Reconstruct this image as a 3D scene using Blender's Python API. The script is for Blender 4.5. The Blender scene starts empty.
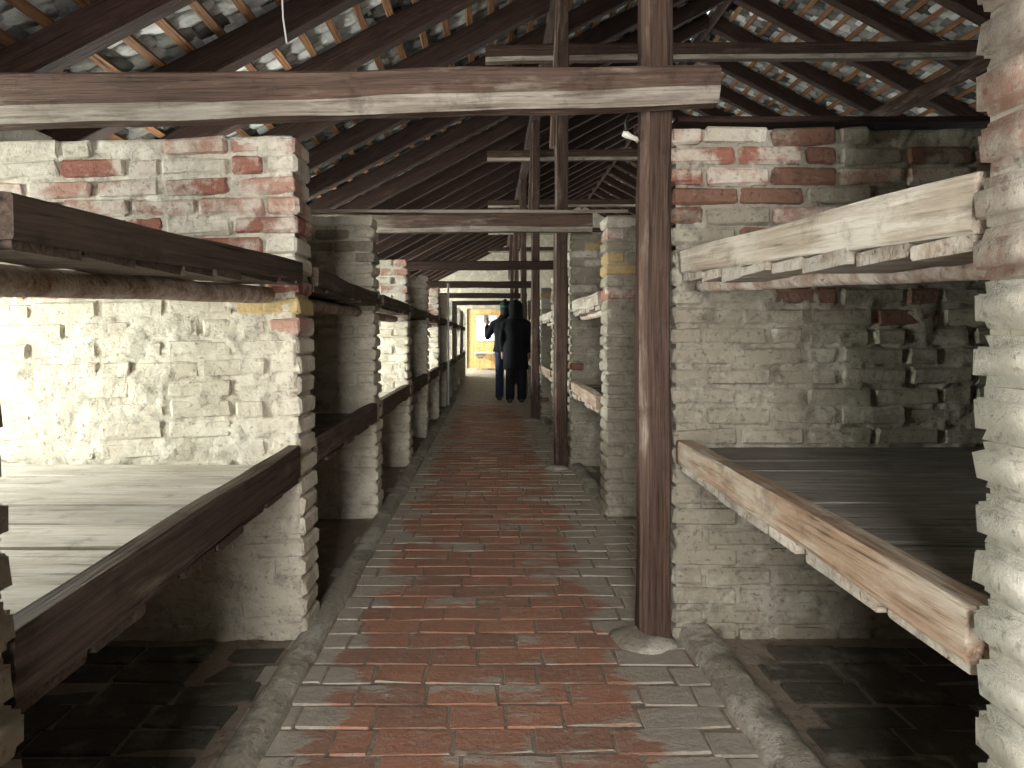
import bpy, bmesh, math, random
from mathutils import Vector, Matrix, noise

# ------------------------------------------------------------------ camera, sky, lights, exposure
sc = bpy.context.scene
COL = sc.collection
F, VPX, VPY, H = 660.0, 490.0, 337.0, 1.12          # focal length and vanishing point for a 1024x768 frame
cam_data = bpy.data.cameras.new('camera')
cam = bpy.data.objects.new('camera', cam_data); COL.objects.link(cam)
cam.location = (0, 0, H); cam.rotation_euler = (math.pi/2, 0, 0)
cam_data.sensor_width = 36.0; cam_data.lens = F/1024*36
cam_data.shift_x = (512-VPX)/1024; cam_data.shift_y = -(384-VPY)/1024
cam_data.clip_start = 0.02; cam_data.clip_end = 200
sc.camera = cam
sc.view_settings.view_transform = 'Standard'; sc.view_settings.look = 'None'
sc.view_settings.gamma = 1.0; sc.view_settings.use_curve_mapping = False
sc.view_settings.exposure = 0.38
sc.cycles.max_bounces = 8; sc.cycles.diffuse_bounces = 4; sc.cycles.sample_clamp_indirect = 4.0
sc.cycles.use_denoising = True

world = bpy.data.worlds.new('overcast_sky'); sc.world = world; world.use_nodes = True
bg = world.node_tree.nodes['Background']
bg.inputs[0].default_value = (0.93, 0.96, 1.0, 1); bg.inputs[1].default_value = 1.0

XL, XR, YF, YB = -2.9, 9.1, -2.2, 22.4               # inner faces of the outer walls
XRIDGE, ZRIDGE, SLOPE = 3.1, 5.5, 0.53
SP = 1.63
def PY(n): return 0.81 + SP*n if n else 0.75         # near face of partition n
TH = 0.20

def area(name, loc, rot, sx, sy, energy, color=(1.0, 0.985, 0.94), spread=180):
    d = bpy.data.lights.new(name, 'AREA'); d.shape = 'RECTANGLE'; d.size = sx; d.size_y = sy
    d.energy = energy; d.color = color; d.spread = math.radians(spread)
    o = bpy.data.objects.new(name, d); COL.objects.link(o); o.location = loc; o.rotation_euler = rot
    return o
# daylight coming in through each window and the open entrance: (y centre, width, z0, z1, watts)
LWIN = [(1.72, 0.85, 0.74, 1.64, 215), (4.98, 0.85, 0.74, 1.80, 420), (8.24, 0.85, 0.74, 1.80, 420), (11.5, 0.85, 0.74, 1.80, 420),
        (14.76, 0.85, 0.74, 1.80, 420), (18.0, 0.85, 0.74, 1.80, 420), (21.3, 1.2, 0.74, 1.80, 600)]
RWIN = [(1.6, 0.9, 0.9, 1.9, 40), (4.98, 0.9, 0.9, 1.9, 60), (8.24, 0.9, 0.9, 1.9, 80), (11.5, 0.9, 0.9, 1.9, 80),
        (14.76, 0.9, 0.9, 1.9, 80), (18.0, 0.9, 0.9, 1.9, 120), (21.3, 1.2, 0.9, 1.9, 400)]
for y, w, z0, z1, e in LWIN:
    area('window_daylight_west', (XL-0.10, y, (z0+z1)/2), (0, -math.pi/2, 0), z1-z0, w, e)
for y, w, z0, z1, e in RWIN:
    area('window_daylight_east', (XR+0.10, y, (z0+z1)/2), (0, math.pi/2, 0), z1-z0, w, e)
area('entrance_daylight', (-0.36, YF-0.05, 1.55), (math.pi/2, 0, 0), 0.9, 2.6, 205, (1.0, 0.97, 0.92))

# ------------------------------------------------------------------ helpers
R = random.Random(11)
def tag(o, label=None, cat=None, group=None, kind=None):
    if label: o['label'] = label
    if cat: o['category'] = cat
    if group: o['group'] = group
    if kind: o['kind'] = kind
    return o
def link(name, mesh, parent=None, mat=None):
    o = bpy.data.objects.new(name, mesh); COL.objects.link(o)
    if mat is not None and mesh is not None and len(mesh.materials) == 0: mesh.materials.append(mat)
    if parent is not None: o.parent = parent
    return o
def empty(name, loc=(0, 0, 0), rot=(0, 0, 0)):
    o = bpy.data.objects.new(name, None); COL.objects.link(o); o.location = loc; o.rotation_euler = rot
    o.empty_display_size = 0.1
    return o
def bm_mesh(bm, name, smooth=False):
    m = bpy.data.meshes.new(name); bm.to_mesh(m); bm.free()
    if smooth:
        for p in m.polygons: p.use_smooth = True
    return m
def add_box(bm, x0, x1, y0, y1, z0, z1):
    v = [bm.verts.new(p) for p in ((x0,y0,z0),(x1,y0,z0),(x1,y1,z0),(x0,y1,z0),(x0,y0,z1),(x1,y0,z1),(x1,y1,z1),(x0,y1,z1))]
    for f in ((0,3,2,1),(4,5,6,7),(0,1,5,4),(1,2,6,5),(2,3,7,6),(3,0,4,7)): bm.faces.new([v[i] for i in f])
    return v
def box_obj(name, b, mat, parent=None):
    bm = bmesh.new(); add_box(bm, *b); return link(name, bm_mesh(bm, name), parent, mat)
def add_prism(bm, pts, y0, y1):
    a = [bm.verts.new((x, y0, z)) for x, z in pts]; b = [bm.verts.new((x, y1, z)) for x, z in pts]
    bm.faces.new(a); bm.faces.new(list(reversed(b)))
    n = len(pts)
    for i in range(n): bm.faces.new((a[i], b[i], b[(i+1) % n], a[(i+1) % n]))
def loft(bm, rings, n=12, cap=True, rot=0.0):
    """rings: (centre, rx, ry, axis_u, axis_v)"""
    prev = None; first = None
    for c, ru, rv, u, v in rings:
        c = Vector(c); u = Vector(u); v = Vector(v)
        cur = [bm.verts.new(c + u*ru*math.cos(rot+2*math.pi*i/n) + v*rv*math.sin(rot+2*math.pi*i/n)) for i in range(n)]
        if prev:
            for i in range(n): bm.faces.new((prev[i], prev[(i+1) % n], cur[(i+1) % n], cur[i]))
        else: first = cur
        prev = cur
    if cap:
        bm.faces.new(list(reversed(first))); bm.faces.new(prev)
def tube(bm, pts, radii, n=10):
    pts = [Vector(p) for p in pts]; rings = []
    for i, p in enumerate(pts):
        t = (pts[min(i+1, len(pts)-1)] - pts[max(i-1, 0)]).normalized()
        ref = Vector((0, 0, 1)) if abs(t.z) < 0.9 else Vector((0, 1, 0))
        u = t.cross(ref).normalized(); v = u.cross(t).normalized()
        r = radii[i] if isinstance(radii, (list, tuple)) else radii
        rings.append((p, r, r, u, v))
    loft(bm, rings, n)
def frame_matrix(A, B, up):
    A = Vector(A); B = Vector(B); x = (B-A).normalized()
    up = Vector(up); y = up.cross(x).normalized(); z = x.cross(y)
    M = Matrix.Identity(4)
    for i in range(3): M[i][0] = x[i]; M[i][1] = y[i]; M[i][2] = z[i]
    M.translation = (A+B)/2
    return M, (B-A).length
def timber_mesh(L, w, h, w2=None, h2=None, wob=0.006, ch=0.012, seg=None, seed=0, wane=0.0):
    """hewn timber along local x: width y, height z, chamfered and slightly uneven"""
    w2 = w if w2 is None else w2; h2 = h if h2 is None else h2
    seg = seg or max(2, min(24, int(L/0.18)))
    bm = bmesh.new(); prev = None
    for i in range(seg+1):
        t = i/seg; a = (w+(w2-w)*t)/2; b = (h+(h2-h)*t)/2; x = -L/2+L*t; c = min(ch, a*0.6, b*0.6)
        dy = noise.noise((t*L*0.9, seed*3.1, 1.7))*wob*1.6; dz = noise.noise((t*L*0.9, seed*3.1, 9.2))*wob*1.6
        ring = []
        wn_ = max(c, wane*(1+0.35*noise.noise((t*L*1.3, seed*2.3, 4.0))))
        for k, (y, z) in enumerate(((-a+min(wn_*0.6, a),-b),(a-c,-b),(a,-b+c),(a,b-c),(a-c,b),(-a+c,b),(-a,b-c),(-a,-b+min(wn_, b)))):
            j = noise.noise((t*L*3.0, k*5.3, seed*1.9))*wob; q = noise.noise((t*L*3.0, k*5.3+50, seed*1.9))*wob
            ring.append(bm.verts.new((x, y+dy+j, z+dz+q)))
        if prev:
            for k in range(8):
                f_ = bm.faces.new((prev[k], prev[(k+1) % 8], ring[(k+1) % 8], ring[k]))
                if wane and k == 7: f_.material_index = 1
        else: bm.faces.new(list(reversed(ring)))
        prev = ring
    bm.faces.new(prev)
    bmesh.ops.recalc_face_normals(bm, faces=bm.faces)
    return bm_mesh(bm, 'timber')
_seed = [0]
def timber(name, A, B, w, h, mat, parent=None, up=(0, 0, 1), w2=None, h2=None, wob=0.006, ch=0.012, seg=None, wane=0.0, wane_mat=None):
    M, L = frame_matrix(A, B, up); _seed[0] += 1
    me = timber_mesh(L, w, h, w2, h2, wob, ch, seg, _seed[0], wane)
    o = link(name, me, None, mat)
    if wane_mat: me.materials.append(wane_mat)
    if parent is not None:
        o.parent = parent; o.matrix_local = parent.matrix_basis.inverted() @ M
    else: o.matrix_basis = M
    return o

# ------------------------------------------------------------------ materials
def nodes(name):
    m = bpy.data.materials.new(name); m.use_nodes = True
    nt = m.node_tree; b = nt.nodes['Principled BSDF']; b.inputs['Specular IOR Level'].default_value = 0.25
    return m, nt, b
class NT:
    def __init__(s, nt): s.nt = nt
    def n(s, t, **kw):
        x = s.nt.nodes.new(t)
        for k, v in kw.items(): setattr(x, k, v)
        return x
    def l(s, a, b): s.nt.links.new(a, b)
    def noise(s, vec, scale, detail=4, rough=0.6, dist=0.0):
        x = s.n('ShaderNodeTexNoise'); x.inputs['Scale'].default_value = scale; x.inputs['Detail'].default_value = detail
        x.inputs['Roughness'].default_value = rough; x.inputs['Distortion'].default_value = dist
        if vec: s.l(vec, x.inputs['Vector'])
        return x.outputs['Fac']
    def step(s, v, lo, hi):
        x = s.n('ShaderNodeMapRange', interpolation_type='SMOOTHSTEP'); s.l(v, x.inputs[0])
        x.inputs[1].default_value = lo; x.inputs[2].default_value = hi; return x.outputs[0]
    def math(s, op, a, b=None):
        x = s.n('ShaderNodeMath', operation=op)
        for i, v in enumerate((a, b)):
            if v is None: continue
            if isinstance(v, (int, float)): x.inputs[i].default_value = v
            else: s.l(v, x.inputs[i])
        return x.outputs[0]
    def mix(s, fac, a, b, mode='MIX'):
        x = s.n('ShaderNodeMix', data_type='RGBA', blend_type=mode)
        if isinstance(fac, (int, float)): x.inputs[0].default_value = fac
        else: s.l(fac, x.inputs[0])
        for i, v in ((6, a), (7, b)):
            if isinstance(v, tuple): x.inputs[i].default_value = (*v[:3], 1)
            else: s.l(v, x.inputs[i])
        return x.outputs[2]
    def bump(s, h, bsdf, strength=0.5, dist=0.01):
        x = s.n('ShaderNodeBump'); x.inputs['Strength'].default_value = strength; x.inputs['Distance'].default_value = dist
        s.l(h, x.inputs['Height']); s.l(x.outputs[0], bsdf.inputs['Normal'])
def masonry(name, c1, c2, wash, lo, hi, dirt=(0.12, 0.10, 0.08), dirt_amt=0.5, bump=0.7):
    """brick or mortar: two tones, limewash patches where a noise passes lo..hi, dirt"""
    m, nt, b = nodes(name); N = NT(nt)
    pos = N.n('ShaderNodeNewGeometry').outputs['Position']
    rnd = N.n('ShaderNodeObjectInfo').outputs['Random']
    base = N.mix(N.math('ADD', N.math('MULTIPLY', N.noise(pos, 9, 5), 0.6), N.math('MULTIPLY', rnd, 0.4)), c1, c2)
    wm = N.step(N.noise(pos, 5.5, 8, 0.68), lo, hi)
    col = N.mix(wm, base, wash)
    d = N.step(N.noise(pos, 12, 10, 0.74, 0.5), 0.50, 0.66)
    col = N.mix(N.math('MULTIPLY', d, dirt_amt), col, dirt)
    spk = N.step(N.noise(pos, 55, 5, 0.7), 0.56, 0.68)
    col = N.mix(N.math('MULTIPLY', spk, 0.55), col, dirt)
    lg = N.step(N.noise(pos, 38, 4, 0.6), 0.60, 0.70)
    col = N.mix(N.math('MULTIPLY', lg, 0.35), col, wash)
    N.l(col, b.inputs['Base Color']); b.inputs['Roughness'].default_value = 0.95
    hgt = N.math('ADD', N.math('ADD', N.math('MULTIPLY', N.noise(pos, 20, 10, 0.75), 1.0), N.math('MULTIPLY', wm, 0.15)), N.math('MULTIPLY', spk, -0.18))
    N.bump(hgt, b, bump, 0.035)
    return m
def wood(name, dark, light, pale=None, pale_lo=0.62, rough=0.75, grain=16, bump=0.8):
    m, nt, b = nodes(name); N = NT(nt)
    tc = N.n('ShaderNodeTexCoord').outputs['Object']; rnd = N.n('ShaderNodeObjectInfo').outputs['Random']
    off = N.n('ShaderNodeVectorMath', operation='ADD'); N.l(tc, off.inputs[0])
    cmb = N.n('ShaderNodeCombineXYZ'); N.l(N.math('MULTIPLY', rnd, 37.0), cmb.inputs[0]); N.l(cmb.outputs[0], off.inputs[1])
    mp = N.n('ShaderNodeMapping'); mp.inputs['Scale'].default_value = (1.3, grain*2.4, grain*2.4); N.l(off.outputs[0], mp.inputs[0])
    g = N.noise(mp.outputs[0], 2.2, 8, 0.62, 0.5)
    mp2 = N.n('ShaderNodeMapping'); mp2.inputs['Scale'].default_value = (1.4, 7, 7); N.l(off.outputs[0], mp2.inputs[0])
    p = N.noise(mp2.outputs[0], 2.0, 6, 0.65)
    col = N.mix(N.step(g, 0.3, 0.7), dark, light)
    if pale: col = N.mix(N.math('MULTIPLY', N.step(p, pale_lo-0.12, pale_lo+0.1), 0.85), col, pale)
    crk = N.step(g, 0.40, 0.31)
    col = N.mix(N.math('MULTIPLY', crk, 0.75), col, tuple(v*0.22 for v in dark))
    blot = N.step(N.noise(off.outputs[0], 9, 8, 0.72), 0.52, 0.68)
    col = N.mix(N.math('MULTIPLY', blot, 0.5), col, tuple(v*0.45 for v in dark))
    v = N.math('ADD', N.math('MULTIPLY', rnd, 0.4), 0.8)
    hsv = N.n('ShaderNodeHueSaturation'); N.l(col, hsv.inputs['Color']); N.l(v, hsv.inputs['Value'])
    N.l(hsv.outputs[0], b.inputs['Base Color']); b.inputs['Roughness'].default_value = rough
    N.bump(g, b, bump, 0.02)
    return m
def plain(name, c, rough=0.8, metal=0.0, var=0.15):
    m, nt, b = nodes(name); N = NT(nt)
    pos = N.n('ShaderNodeNewGeometry').outputs['Position']
    N.l(N.mix(N.noise(pos, 30, 4), tuple(x*(1-var) for x in c), tuple(min(1, x*(1+var)) for x in c)), b.inputs['Base Color'])
    b.inputs['Roughness'].default_value = rough; b.inputs['Metallic'].default_value = metal
    return m

WASH = (0.66, 0.61, 0.50)
M = {}
M['wash_brick'] = masonry('limewashed_brick', (0.52,0.47,0.38), (0.62,0.57,0.47), (0.72,0.67,0.57), 0.45, 0.6, (0.20,0.17,0.13), 0.35)
M['red_brick'] = masonry('red_brick', (0.36,0.16,0.115), (0.27,0.11,0.085), (0.60,0.52,0.44), 0.46, 0.60, (0.14,0.07,0.05), 0.45)
M['pink_brick'] = masonry('faded_red_brick', (0.46,0.28,0.22), (0.40,0.23,0.175), (0.64,0.57,0.49), 0.42, 0.58, (0.20,0.12,0.09), 0.4)
M['yellow_brick'] = masonry('yellow_brick', (0.56,0.42,0.21), (0.48,0.36,0.18), (0.62,0.52,0.36), 0.6, 0.75, (0.2,0.15,0.08), 0.3)
M['mortar'] = masonry('limewash_mortar', (0.55,0.50,0.41), (0.66,0.61,0.51), (0.70,0.66,0.56), 0.45, 0.6, (0.16,0.14,0.11), 0.5)
M['pale_brick'] = masonry('pale_limewashed_brick', (0.58,0.54,0.45), (0.66,0.62,0.53), (0.74,0.70,0.61), 0.42, 0.58, (0.30,0.26,0.20), 0.3)
M['grey_brick'] = masonry('grey_washed_brick', (0.30,0.27,0.21), (0.38,0.34,0.27), (0.48,0.45,0.37), 0.5, 0.66, (0.10,0.085,0.065), 0.45)
M['brown_brick'] = masonry('brown_brick', (0.20,0.10,0.07), (0.24,0.14,0.10), (0.36,0.31,0.25), 0.55, 0.7, (0.06,0.045,0.035), 0.5)
M['grey_mortar'] = masonry('grey_mortar', (0.31,0.28,0.22), (0.40,0.37,0.30), (0.46,0.43,0.36), 0.48, 0.64, (0.09,0.08,0.065), 0.5)
M['outer'] = masonry('outer_wall_limewash', (0.5,0.47,0.40), (0.58,0.54,0.46), (0.64,0.61,0.54), 0.45, 0.6)
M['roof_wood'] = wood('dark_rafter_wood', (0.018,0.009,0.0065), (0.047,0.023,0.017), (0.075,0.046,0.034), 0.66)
M['lath_wood'] = wood('pine_lath_wood', (0.12,0.058,0.03), (0.27,0.135,0.065), None)
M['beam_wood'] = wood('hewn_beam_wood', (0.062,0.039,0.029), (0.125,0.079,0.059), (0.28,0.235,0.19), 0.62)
M['post_wood'] = wood('post_wood', (0.036,0.021,0.016), (0.088,0.053,0.039), (0.17,0.13,0.10), 0.67)
M['pale_wood'] = wood('weathered_pale_wood', (0.24,0.195,0.15), (0.42,0.36,0.29), (0.52,0.48,0.42), 0.52)
M['wane'] = wood('stripped_edge_wood', (0.15,0.125,0.10), (0.29,0.25,0.205), (0.40,0.36,0.31), 0.54)
M['rail_wood'] = wood('worn_rail_wood', (0.20,0.125,0.08), (0.36,0.255,0.175), (0.46,0.40,0.33), 0.54)
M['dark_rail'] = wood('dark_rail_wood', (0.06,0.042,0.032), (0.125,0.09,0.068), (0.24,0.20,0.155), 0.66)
M['plank'] = wood('worn_plank_wood', (0.36,0.32,0.27), (0.54,0.50,0.44), (0.62,0.59,0.54), 0.5, grain=12)
M['dark_plank'] = wood('grey_plank_wood', (0.15,0.14,0.125), (0.24,0.225,0.20), (0.32,0.30,0.27), 0.6, grain=12)
M['bark'] = wood('peeled_log_wood', (0.30,0.19,0.14), (0.46,0.36,0.29), (0.62,0.56,0.50), 0.52, grain=9)

def tile_mat():
    m, nt, b = nodes('clay_tile_underside'); N = NT(nt)
    g = N.n('ShaderNodeNewGeometry'); pos = g.outputs['Position']
    r = N.math('FRACT', N.math('ADD', g.outputs['Random Per Island'], N.n('ShaderNodeObjectInfo').outputs['Random']))
    base = N.mix(N.math('POWER', r, 1.7), (0.06,0.057,0.052), (0.66,0.66,0.64))
    d = N.math('MULTIPLY', N.step(N.noise(pos, 7, 6, 0.65), 0.48, 0.66), 0.7)
    N.l(N.mix(d, base, (0.20,0.18,0.155)), b.inputs['Base Color']); b.inputs['Roughness'].default_value = 0.9
    N.bump(N.noise(pos, 22, 6, 0.65), b, 0.8, 0.02)
    return m
M['tile'] = tile_mat()
def paver_mat():
    m, nt, b = nodes('floor_brick_clay'); N = NT(nt)
    g = N.n('ShaderNodeNewGeometry'); pos = g.outputs['Position']
    r = N.math('FRACT', N.math('ADD', g.outputs['Random Per Island'], N.n('ShaderNodeObjectInfo').outputs['Random']))
    red = N.mix(r, (0.34,0.175,0.125), (0.54,0.245,0.155))
    red = N.mix(N.math('MULTIPLY', N.noise(pos, 18, 6, 0.7), 0.6), red, (0.30,0.20,0.155))
    sx = N.n('ShaderNodeSeparateXYZ'); N.l(pos, sx.inputs[0])
    edge = N.math('ABSOLUTE', N.math('ADD', sx.outputs[0], 0.02))
    sc_ = N.n('ShaderNodeMapping'); sc_.inputs['Scale'].default_value = (0.55, 1.3, 1); N.l(pos, sc_.inputs[0])
    dirt = N.math('ADD', N.math('ADD', N.noise(sc_.outputs[0], 3.4, 8, 0.66), N.math('MULTIPLY', r, 0.10)), N.math('MULTIPLY', N.step(edge, 0.34, 0.66), 0.30))
    far = N.math('MULTIPLY', N.step(sx.outputs[1], 9.5, 12.5), 0.2)  # window glare on the far floor, put into the colour as extra dust
    dust_glare_mask = N.step(N.math('ADD', dirt, far), 0.585, 0.67)
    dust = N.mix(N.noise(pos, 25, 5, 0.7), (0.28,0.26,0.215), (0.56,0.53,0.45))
    scuff = N.math('MULTIPLY', N.step(N.noise(sc_.outputs[0], 26, 8, 0.72), 0.52, 0.64), 0.45)
    red = N.mix(scuff, red, dust)
    pit = N.math('MULTIPLY', N.step(N.noise(pos, 45, 6, 0.7), 0.56, 0.68), 0.5)
    red = N.mix(pit, red, (0.10,0.062,0.048))
    N.l(N.mix(N.math('MULTIPLY', dust_glare_mask, 0.88), red, dust), b.inputs['Base Color'])
    rr = N.n('ShaderNodeMapRange'); N.l(N.noise(pos, 8, 4), rr.inputs[0]); rr.inputs[3].default_value = 0.34; rr.inputs[4].default_value = 0.7
    N.l(rr.outputs[0], b.inputs['Roughness']); b.inputs['Specular IOR Level'].default_value = 0.4
    N.bump(N.math('ADD', N.noise(pos, 22, 10, 0.75), N.math('MULTIPLY', dust_glare_mask, 0.2)), b, 0.8, 0.02)
    return m
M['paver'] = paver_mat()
M['joint'] = masonry('floor_joint_grit', (0.25,0.19,0.145), (0.32,0.265,0.21), (0.34,0.31,0.255), 0.52, 0.68, (0.09,0.065,0.05), 0.5)
M['kerb'] = masonry('kerb_mortar', (0.27,0.24,0.19), (0.37,0.34,0.28), (0.52,0.49,0.42), 0.47, 0.60, (0.10,0.085,0.065), 0.5)
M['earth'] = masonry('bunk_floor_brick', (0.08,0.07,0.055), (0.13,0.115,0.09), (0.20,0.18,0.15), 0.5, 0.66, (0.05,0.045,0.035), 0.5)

# ------------------------------------------------------------------ the setting: floor
def rough_grid(x0, x1, y0, y1, step, z, amp, scale, seed=0):
    bm = bmesh.new(); nx = max(1, int((x1-x0)/step)); ny = max(1, int((y1-y0)/step)); g = []
    for j in range(ny+1):
        row = []
        for i in range(nx+1):
            x = x0+(x1-x0)*i/nx; y = y0+(y1-y0)*j/ny
            row.append(bm.verts.new((x, y, z+amp*noise.fractal(Vector((x*scale, y*scale, seed)), 1.0, 2.0, 3))))
        g.append(row)
    for j in range(ny):
        for i in range(nx): bm.faces.new((g[j][i], g[j][i+1], g[j+1][i+1], g[j+1][i]))
    return bm
floor = link('floor', bm_mesh(rough_grid(XL-0.2, XR+0.2, YF-0.2, YB+0.6, 0.12, -0.0050, 0.0022, 4), 'floor', True), None, M['joint'])
tag(floor, 'worn red brick aisle paving with grey dust between the bunks', kind='structure')

def paver_mesh(lx, ly, lz, rnd):
    bm = bmesh.new(); bmesh.ops.create_cube(bm, size=1.0)
    bmesh.ops.scale(bm, vec=(lx, ly, lz), verts=bm.verts)
    bmesh.ops.bevel(bm, geom=[e for e in bm.edges], offset=0.004, segments=1, affect='EDGES')
    for v in bm.verts: v.co += Vector((rnd.uniform(-1,1)*0.004, rnd.uniform(-1,1)*0.004, rnd.uniform(-1,1)*0.0015))
    return bm_mesh(bm, 'floor_brick')
pavers = [(L, [paver_mesh(L, 0.112, 0.06, R) for _ in range(6)]) for L in (0.215, 0.16, 0.105, 0.25)]
for L, ms in pavers:
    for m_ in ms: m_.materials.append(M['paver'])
placed = []
ROW = 0.1205; y = 1.35; row = 0
while y < YB-0.05:
    x = -0.60 - (0.11 if row % 2 else 0) - R.uniform(0, 0.06)
    xe = 0.74
    # a cross passage paved with the same brick on the right between the first two brick ends
    if 2.72 < y < 4.02: xe = 2.4
    while x < xe:
        k = 0 if R.random() < 0.62 else R.choice((1, 2, 3, 3))
        L = pavers[k][0]
        if x + L > -0.60: placed.append((x+L/2, y, k))
        x += L+0.008
    y += ROW; row += 1
near = sorted([p for p in placed if p[0] < 1.0], key=lambda p: p[1])[:250]
ns = set(near); rest = [p for p in placed if p not in ns]
def paver_pose(p):
    return (Matrix.Translation((p[0], p[1]+0.012*noise.noise((p[0]*2.2, p[1]*1.5, 5.0))+R.uniform(-0.005, 0.005), -0.0315+R.uniform(-0.0015, 0.0015)))
            @ Matrix.Rotation(R.gauss(0, 0.02), 4, 'Z') @ Matrix.Rotation(R.gauss(0, 0.007), 4, 'X') @ Matrix.Rotation(R.gauss(0, 0.004), 4, 'Y'))
for p in near:
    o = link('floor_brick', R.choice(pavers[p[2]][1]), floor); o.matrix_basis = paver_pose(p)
bm = bmesh.new()
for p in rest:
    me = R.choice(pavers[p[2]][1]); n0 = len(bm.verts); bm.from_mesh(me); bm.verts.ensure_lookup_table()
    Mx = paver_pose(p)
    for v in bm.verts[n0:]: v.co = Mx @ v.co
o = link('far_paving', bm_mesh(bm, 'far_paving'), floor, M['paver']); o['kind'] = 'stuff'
# floor of the ground tier inside the first bays
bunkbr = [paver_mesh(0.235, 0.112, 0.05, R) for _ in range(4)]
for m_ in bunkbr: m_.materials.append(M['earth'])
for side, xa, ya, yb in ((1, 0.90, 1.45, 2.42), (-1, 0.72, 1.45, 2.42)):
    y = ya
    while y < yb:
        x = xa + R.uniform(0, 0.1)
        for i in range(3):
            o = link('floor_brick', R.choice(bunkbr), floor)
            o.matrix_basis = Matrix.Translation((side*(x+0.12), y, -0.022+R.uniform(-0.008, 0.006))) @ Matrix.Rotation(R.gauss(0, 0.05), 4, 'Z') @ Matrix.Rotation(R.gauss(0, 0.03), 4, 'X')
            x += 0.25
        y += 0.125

# kerbs along both sides of the aisle
def kerb(name, pts, w, h, mat, label):
    bm = bmesh.new(); prev = None; n = 60
    prof = [(-0.5, -0.6), (-0.5, 0.25), (-0.36, 0.8), (-0.1, 1.0), (0.15, 0.95), (0.4, 0.7), (0.5, 0.2), (0.5, -0.6)]
    for i in range(n+1):
        t = i/n; y_ = pts[0][1]+(pts[1][1]-pts[0][1])*t; x_ = pts[0][0]+(pts[1][0]-pts[0][0])*t
        ring = []
        for k, (a, b) in enumerate(prof):
            j = noise.fractal(Vector((y_*5, k*1.3, x_*3)), 1.0, 2.0, 3)
            ring.append(bm.verts.new((x_+a*w+j*0.012, y_, b*h+j*0.014*(b > 0))))
        if prev:
            for k in range(7): bm.faces.new((prev[k], ring[k], ring[k+1], prev[k+1]))
        prev = ring
    bmesh.ops.recalc_face_normals(bm, faces=bm.faces)
    o = link(name, bm_mesh(bm, name, True), None, mat); tag(o, label, kind='structure'); return o
kerb('trim_1', ((-0.66, 1.0), (-0.66, 12.0)), 0.11, 0.036, M['kerb'], 'low grey mortar kerb along the left edge of the aisle')
kerb('trim_2', ((0.80, 1.0), (0.775, 2.50)), 0.14, 0.05, M['kerb'], 'low rounded grey kerb in front of the nearest right bunk')
kerb('trim_3', ((0.76, 4.1), (0.74, 12.0)), 0.12, 0.035, M['kerb'], 'low grey kerb along the far right edge of the aisle')

# ------------------------------------------------------------------ the setting: outer walls, gables
def zroof(x): return ZRIDGE - SLOPE*abs(x-XRIDGE)
def side_wall(name, x0, x1, wins, label):
    bm = bmesh.new(); zt = zroof(XL)+0.12; y0 = YF-0.25
    for y, w, z0, z1, e in wins:
        add_box(bm, x0, x1, y0, y-w/2, -0.1, zt)
        add_box(bm, x0, x1, y-w/2, y+w/2, -0.1, z0); add_box(bm, x0, x1, y-w/2, y+w/2, z1, zt); y0 = y+w/2
    add_box(bm, x0, x1, y0, YB+0.5, -0.1, zt)
    return tag(link(name, bm_mesh(bm, name), None, M['outer']), label, kind='structure')
side_wall('wall_left', XL-0.25, XL, LWIN, 'limewashed outer wall behind the left bunks')
side_wall('wall_right', XR, XR+0.25, RWIN, 'limewashed outer wall on the far right side')
def gable(name, ya, yb, dx0, dx1, dz, label):
    bm = bmesh.new(); a, b = XL-0.25, XR+0.25; up = 0.10
    add_prism(bm, [(a, -0.1), (dx0, -0.1), (dx0, zroof(dx0)+up), (a, zroof(a)+up)], ya, yb)
    add_prism(bm, [(dx0, dz), (dx1, dz), (dx1, zroof(dx1)+up), (dx0, zroof(dx0)+up)], ya, yb)
    add_prism(bm, [(dx1, -0.1), (b, -0.1), (b, zroof(b)+up), (XRIDGE, ZRIDGE+up), (dx1, zroof(dx1)+up)], ya, yb)
    bmesh.ops.recalc_face_normals(bm, faces=bm.faces)
    return tag(link(name, bm_mesh(bm, name), None, M['outer']), label, kind='structure')
gable('wall_back', YB, YB+0.25, -0.78, 0.66, 2.08, 'grey gable wall closing the far end of the aisle')
bpy.data.objects['wall_back'].data.materials[0] = M['grey_mortar']
gable('wall_front', YF-0.25, YF, -0.85, 0.13, 2.9, 'gable wall with the open entrance')
M['sash'] = plain('white_sash_paint', (0.6, 0.58, 0.54), 0.6)
def glass_mat():
    m = bpy.data.materials.new('window_glass'); m.use_nodes = True; nt = m.node_tree; N = NT(nt)
    nt.nodes.remove(nt.nodes['Principled BSDF']); out = nt.nodes['Material Output']
    t = N.n('ShaderNodeBsdfTransparent'); t.inputs[0].default_value = (0.93, 0.96, 0.95, 1)
    g = N.n('ShaderNodeBsdfGlossy'); g.inputs['Roughness'].default_value = 0.05
    mx = N.n('ShaderNodeMixShader'); mx.inputs[0].default_value = 0.06
    N.l(t.outputs[0], mx.inputs[1]); N.l(g.outputs[0], mx.inputs[2]); N.l(mx.outputs[0], out.inputs[0])
    return m
M['glass'] = glass_mat()
wn = 0
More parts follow.
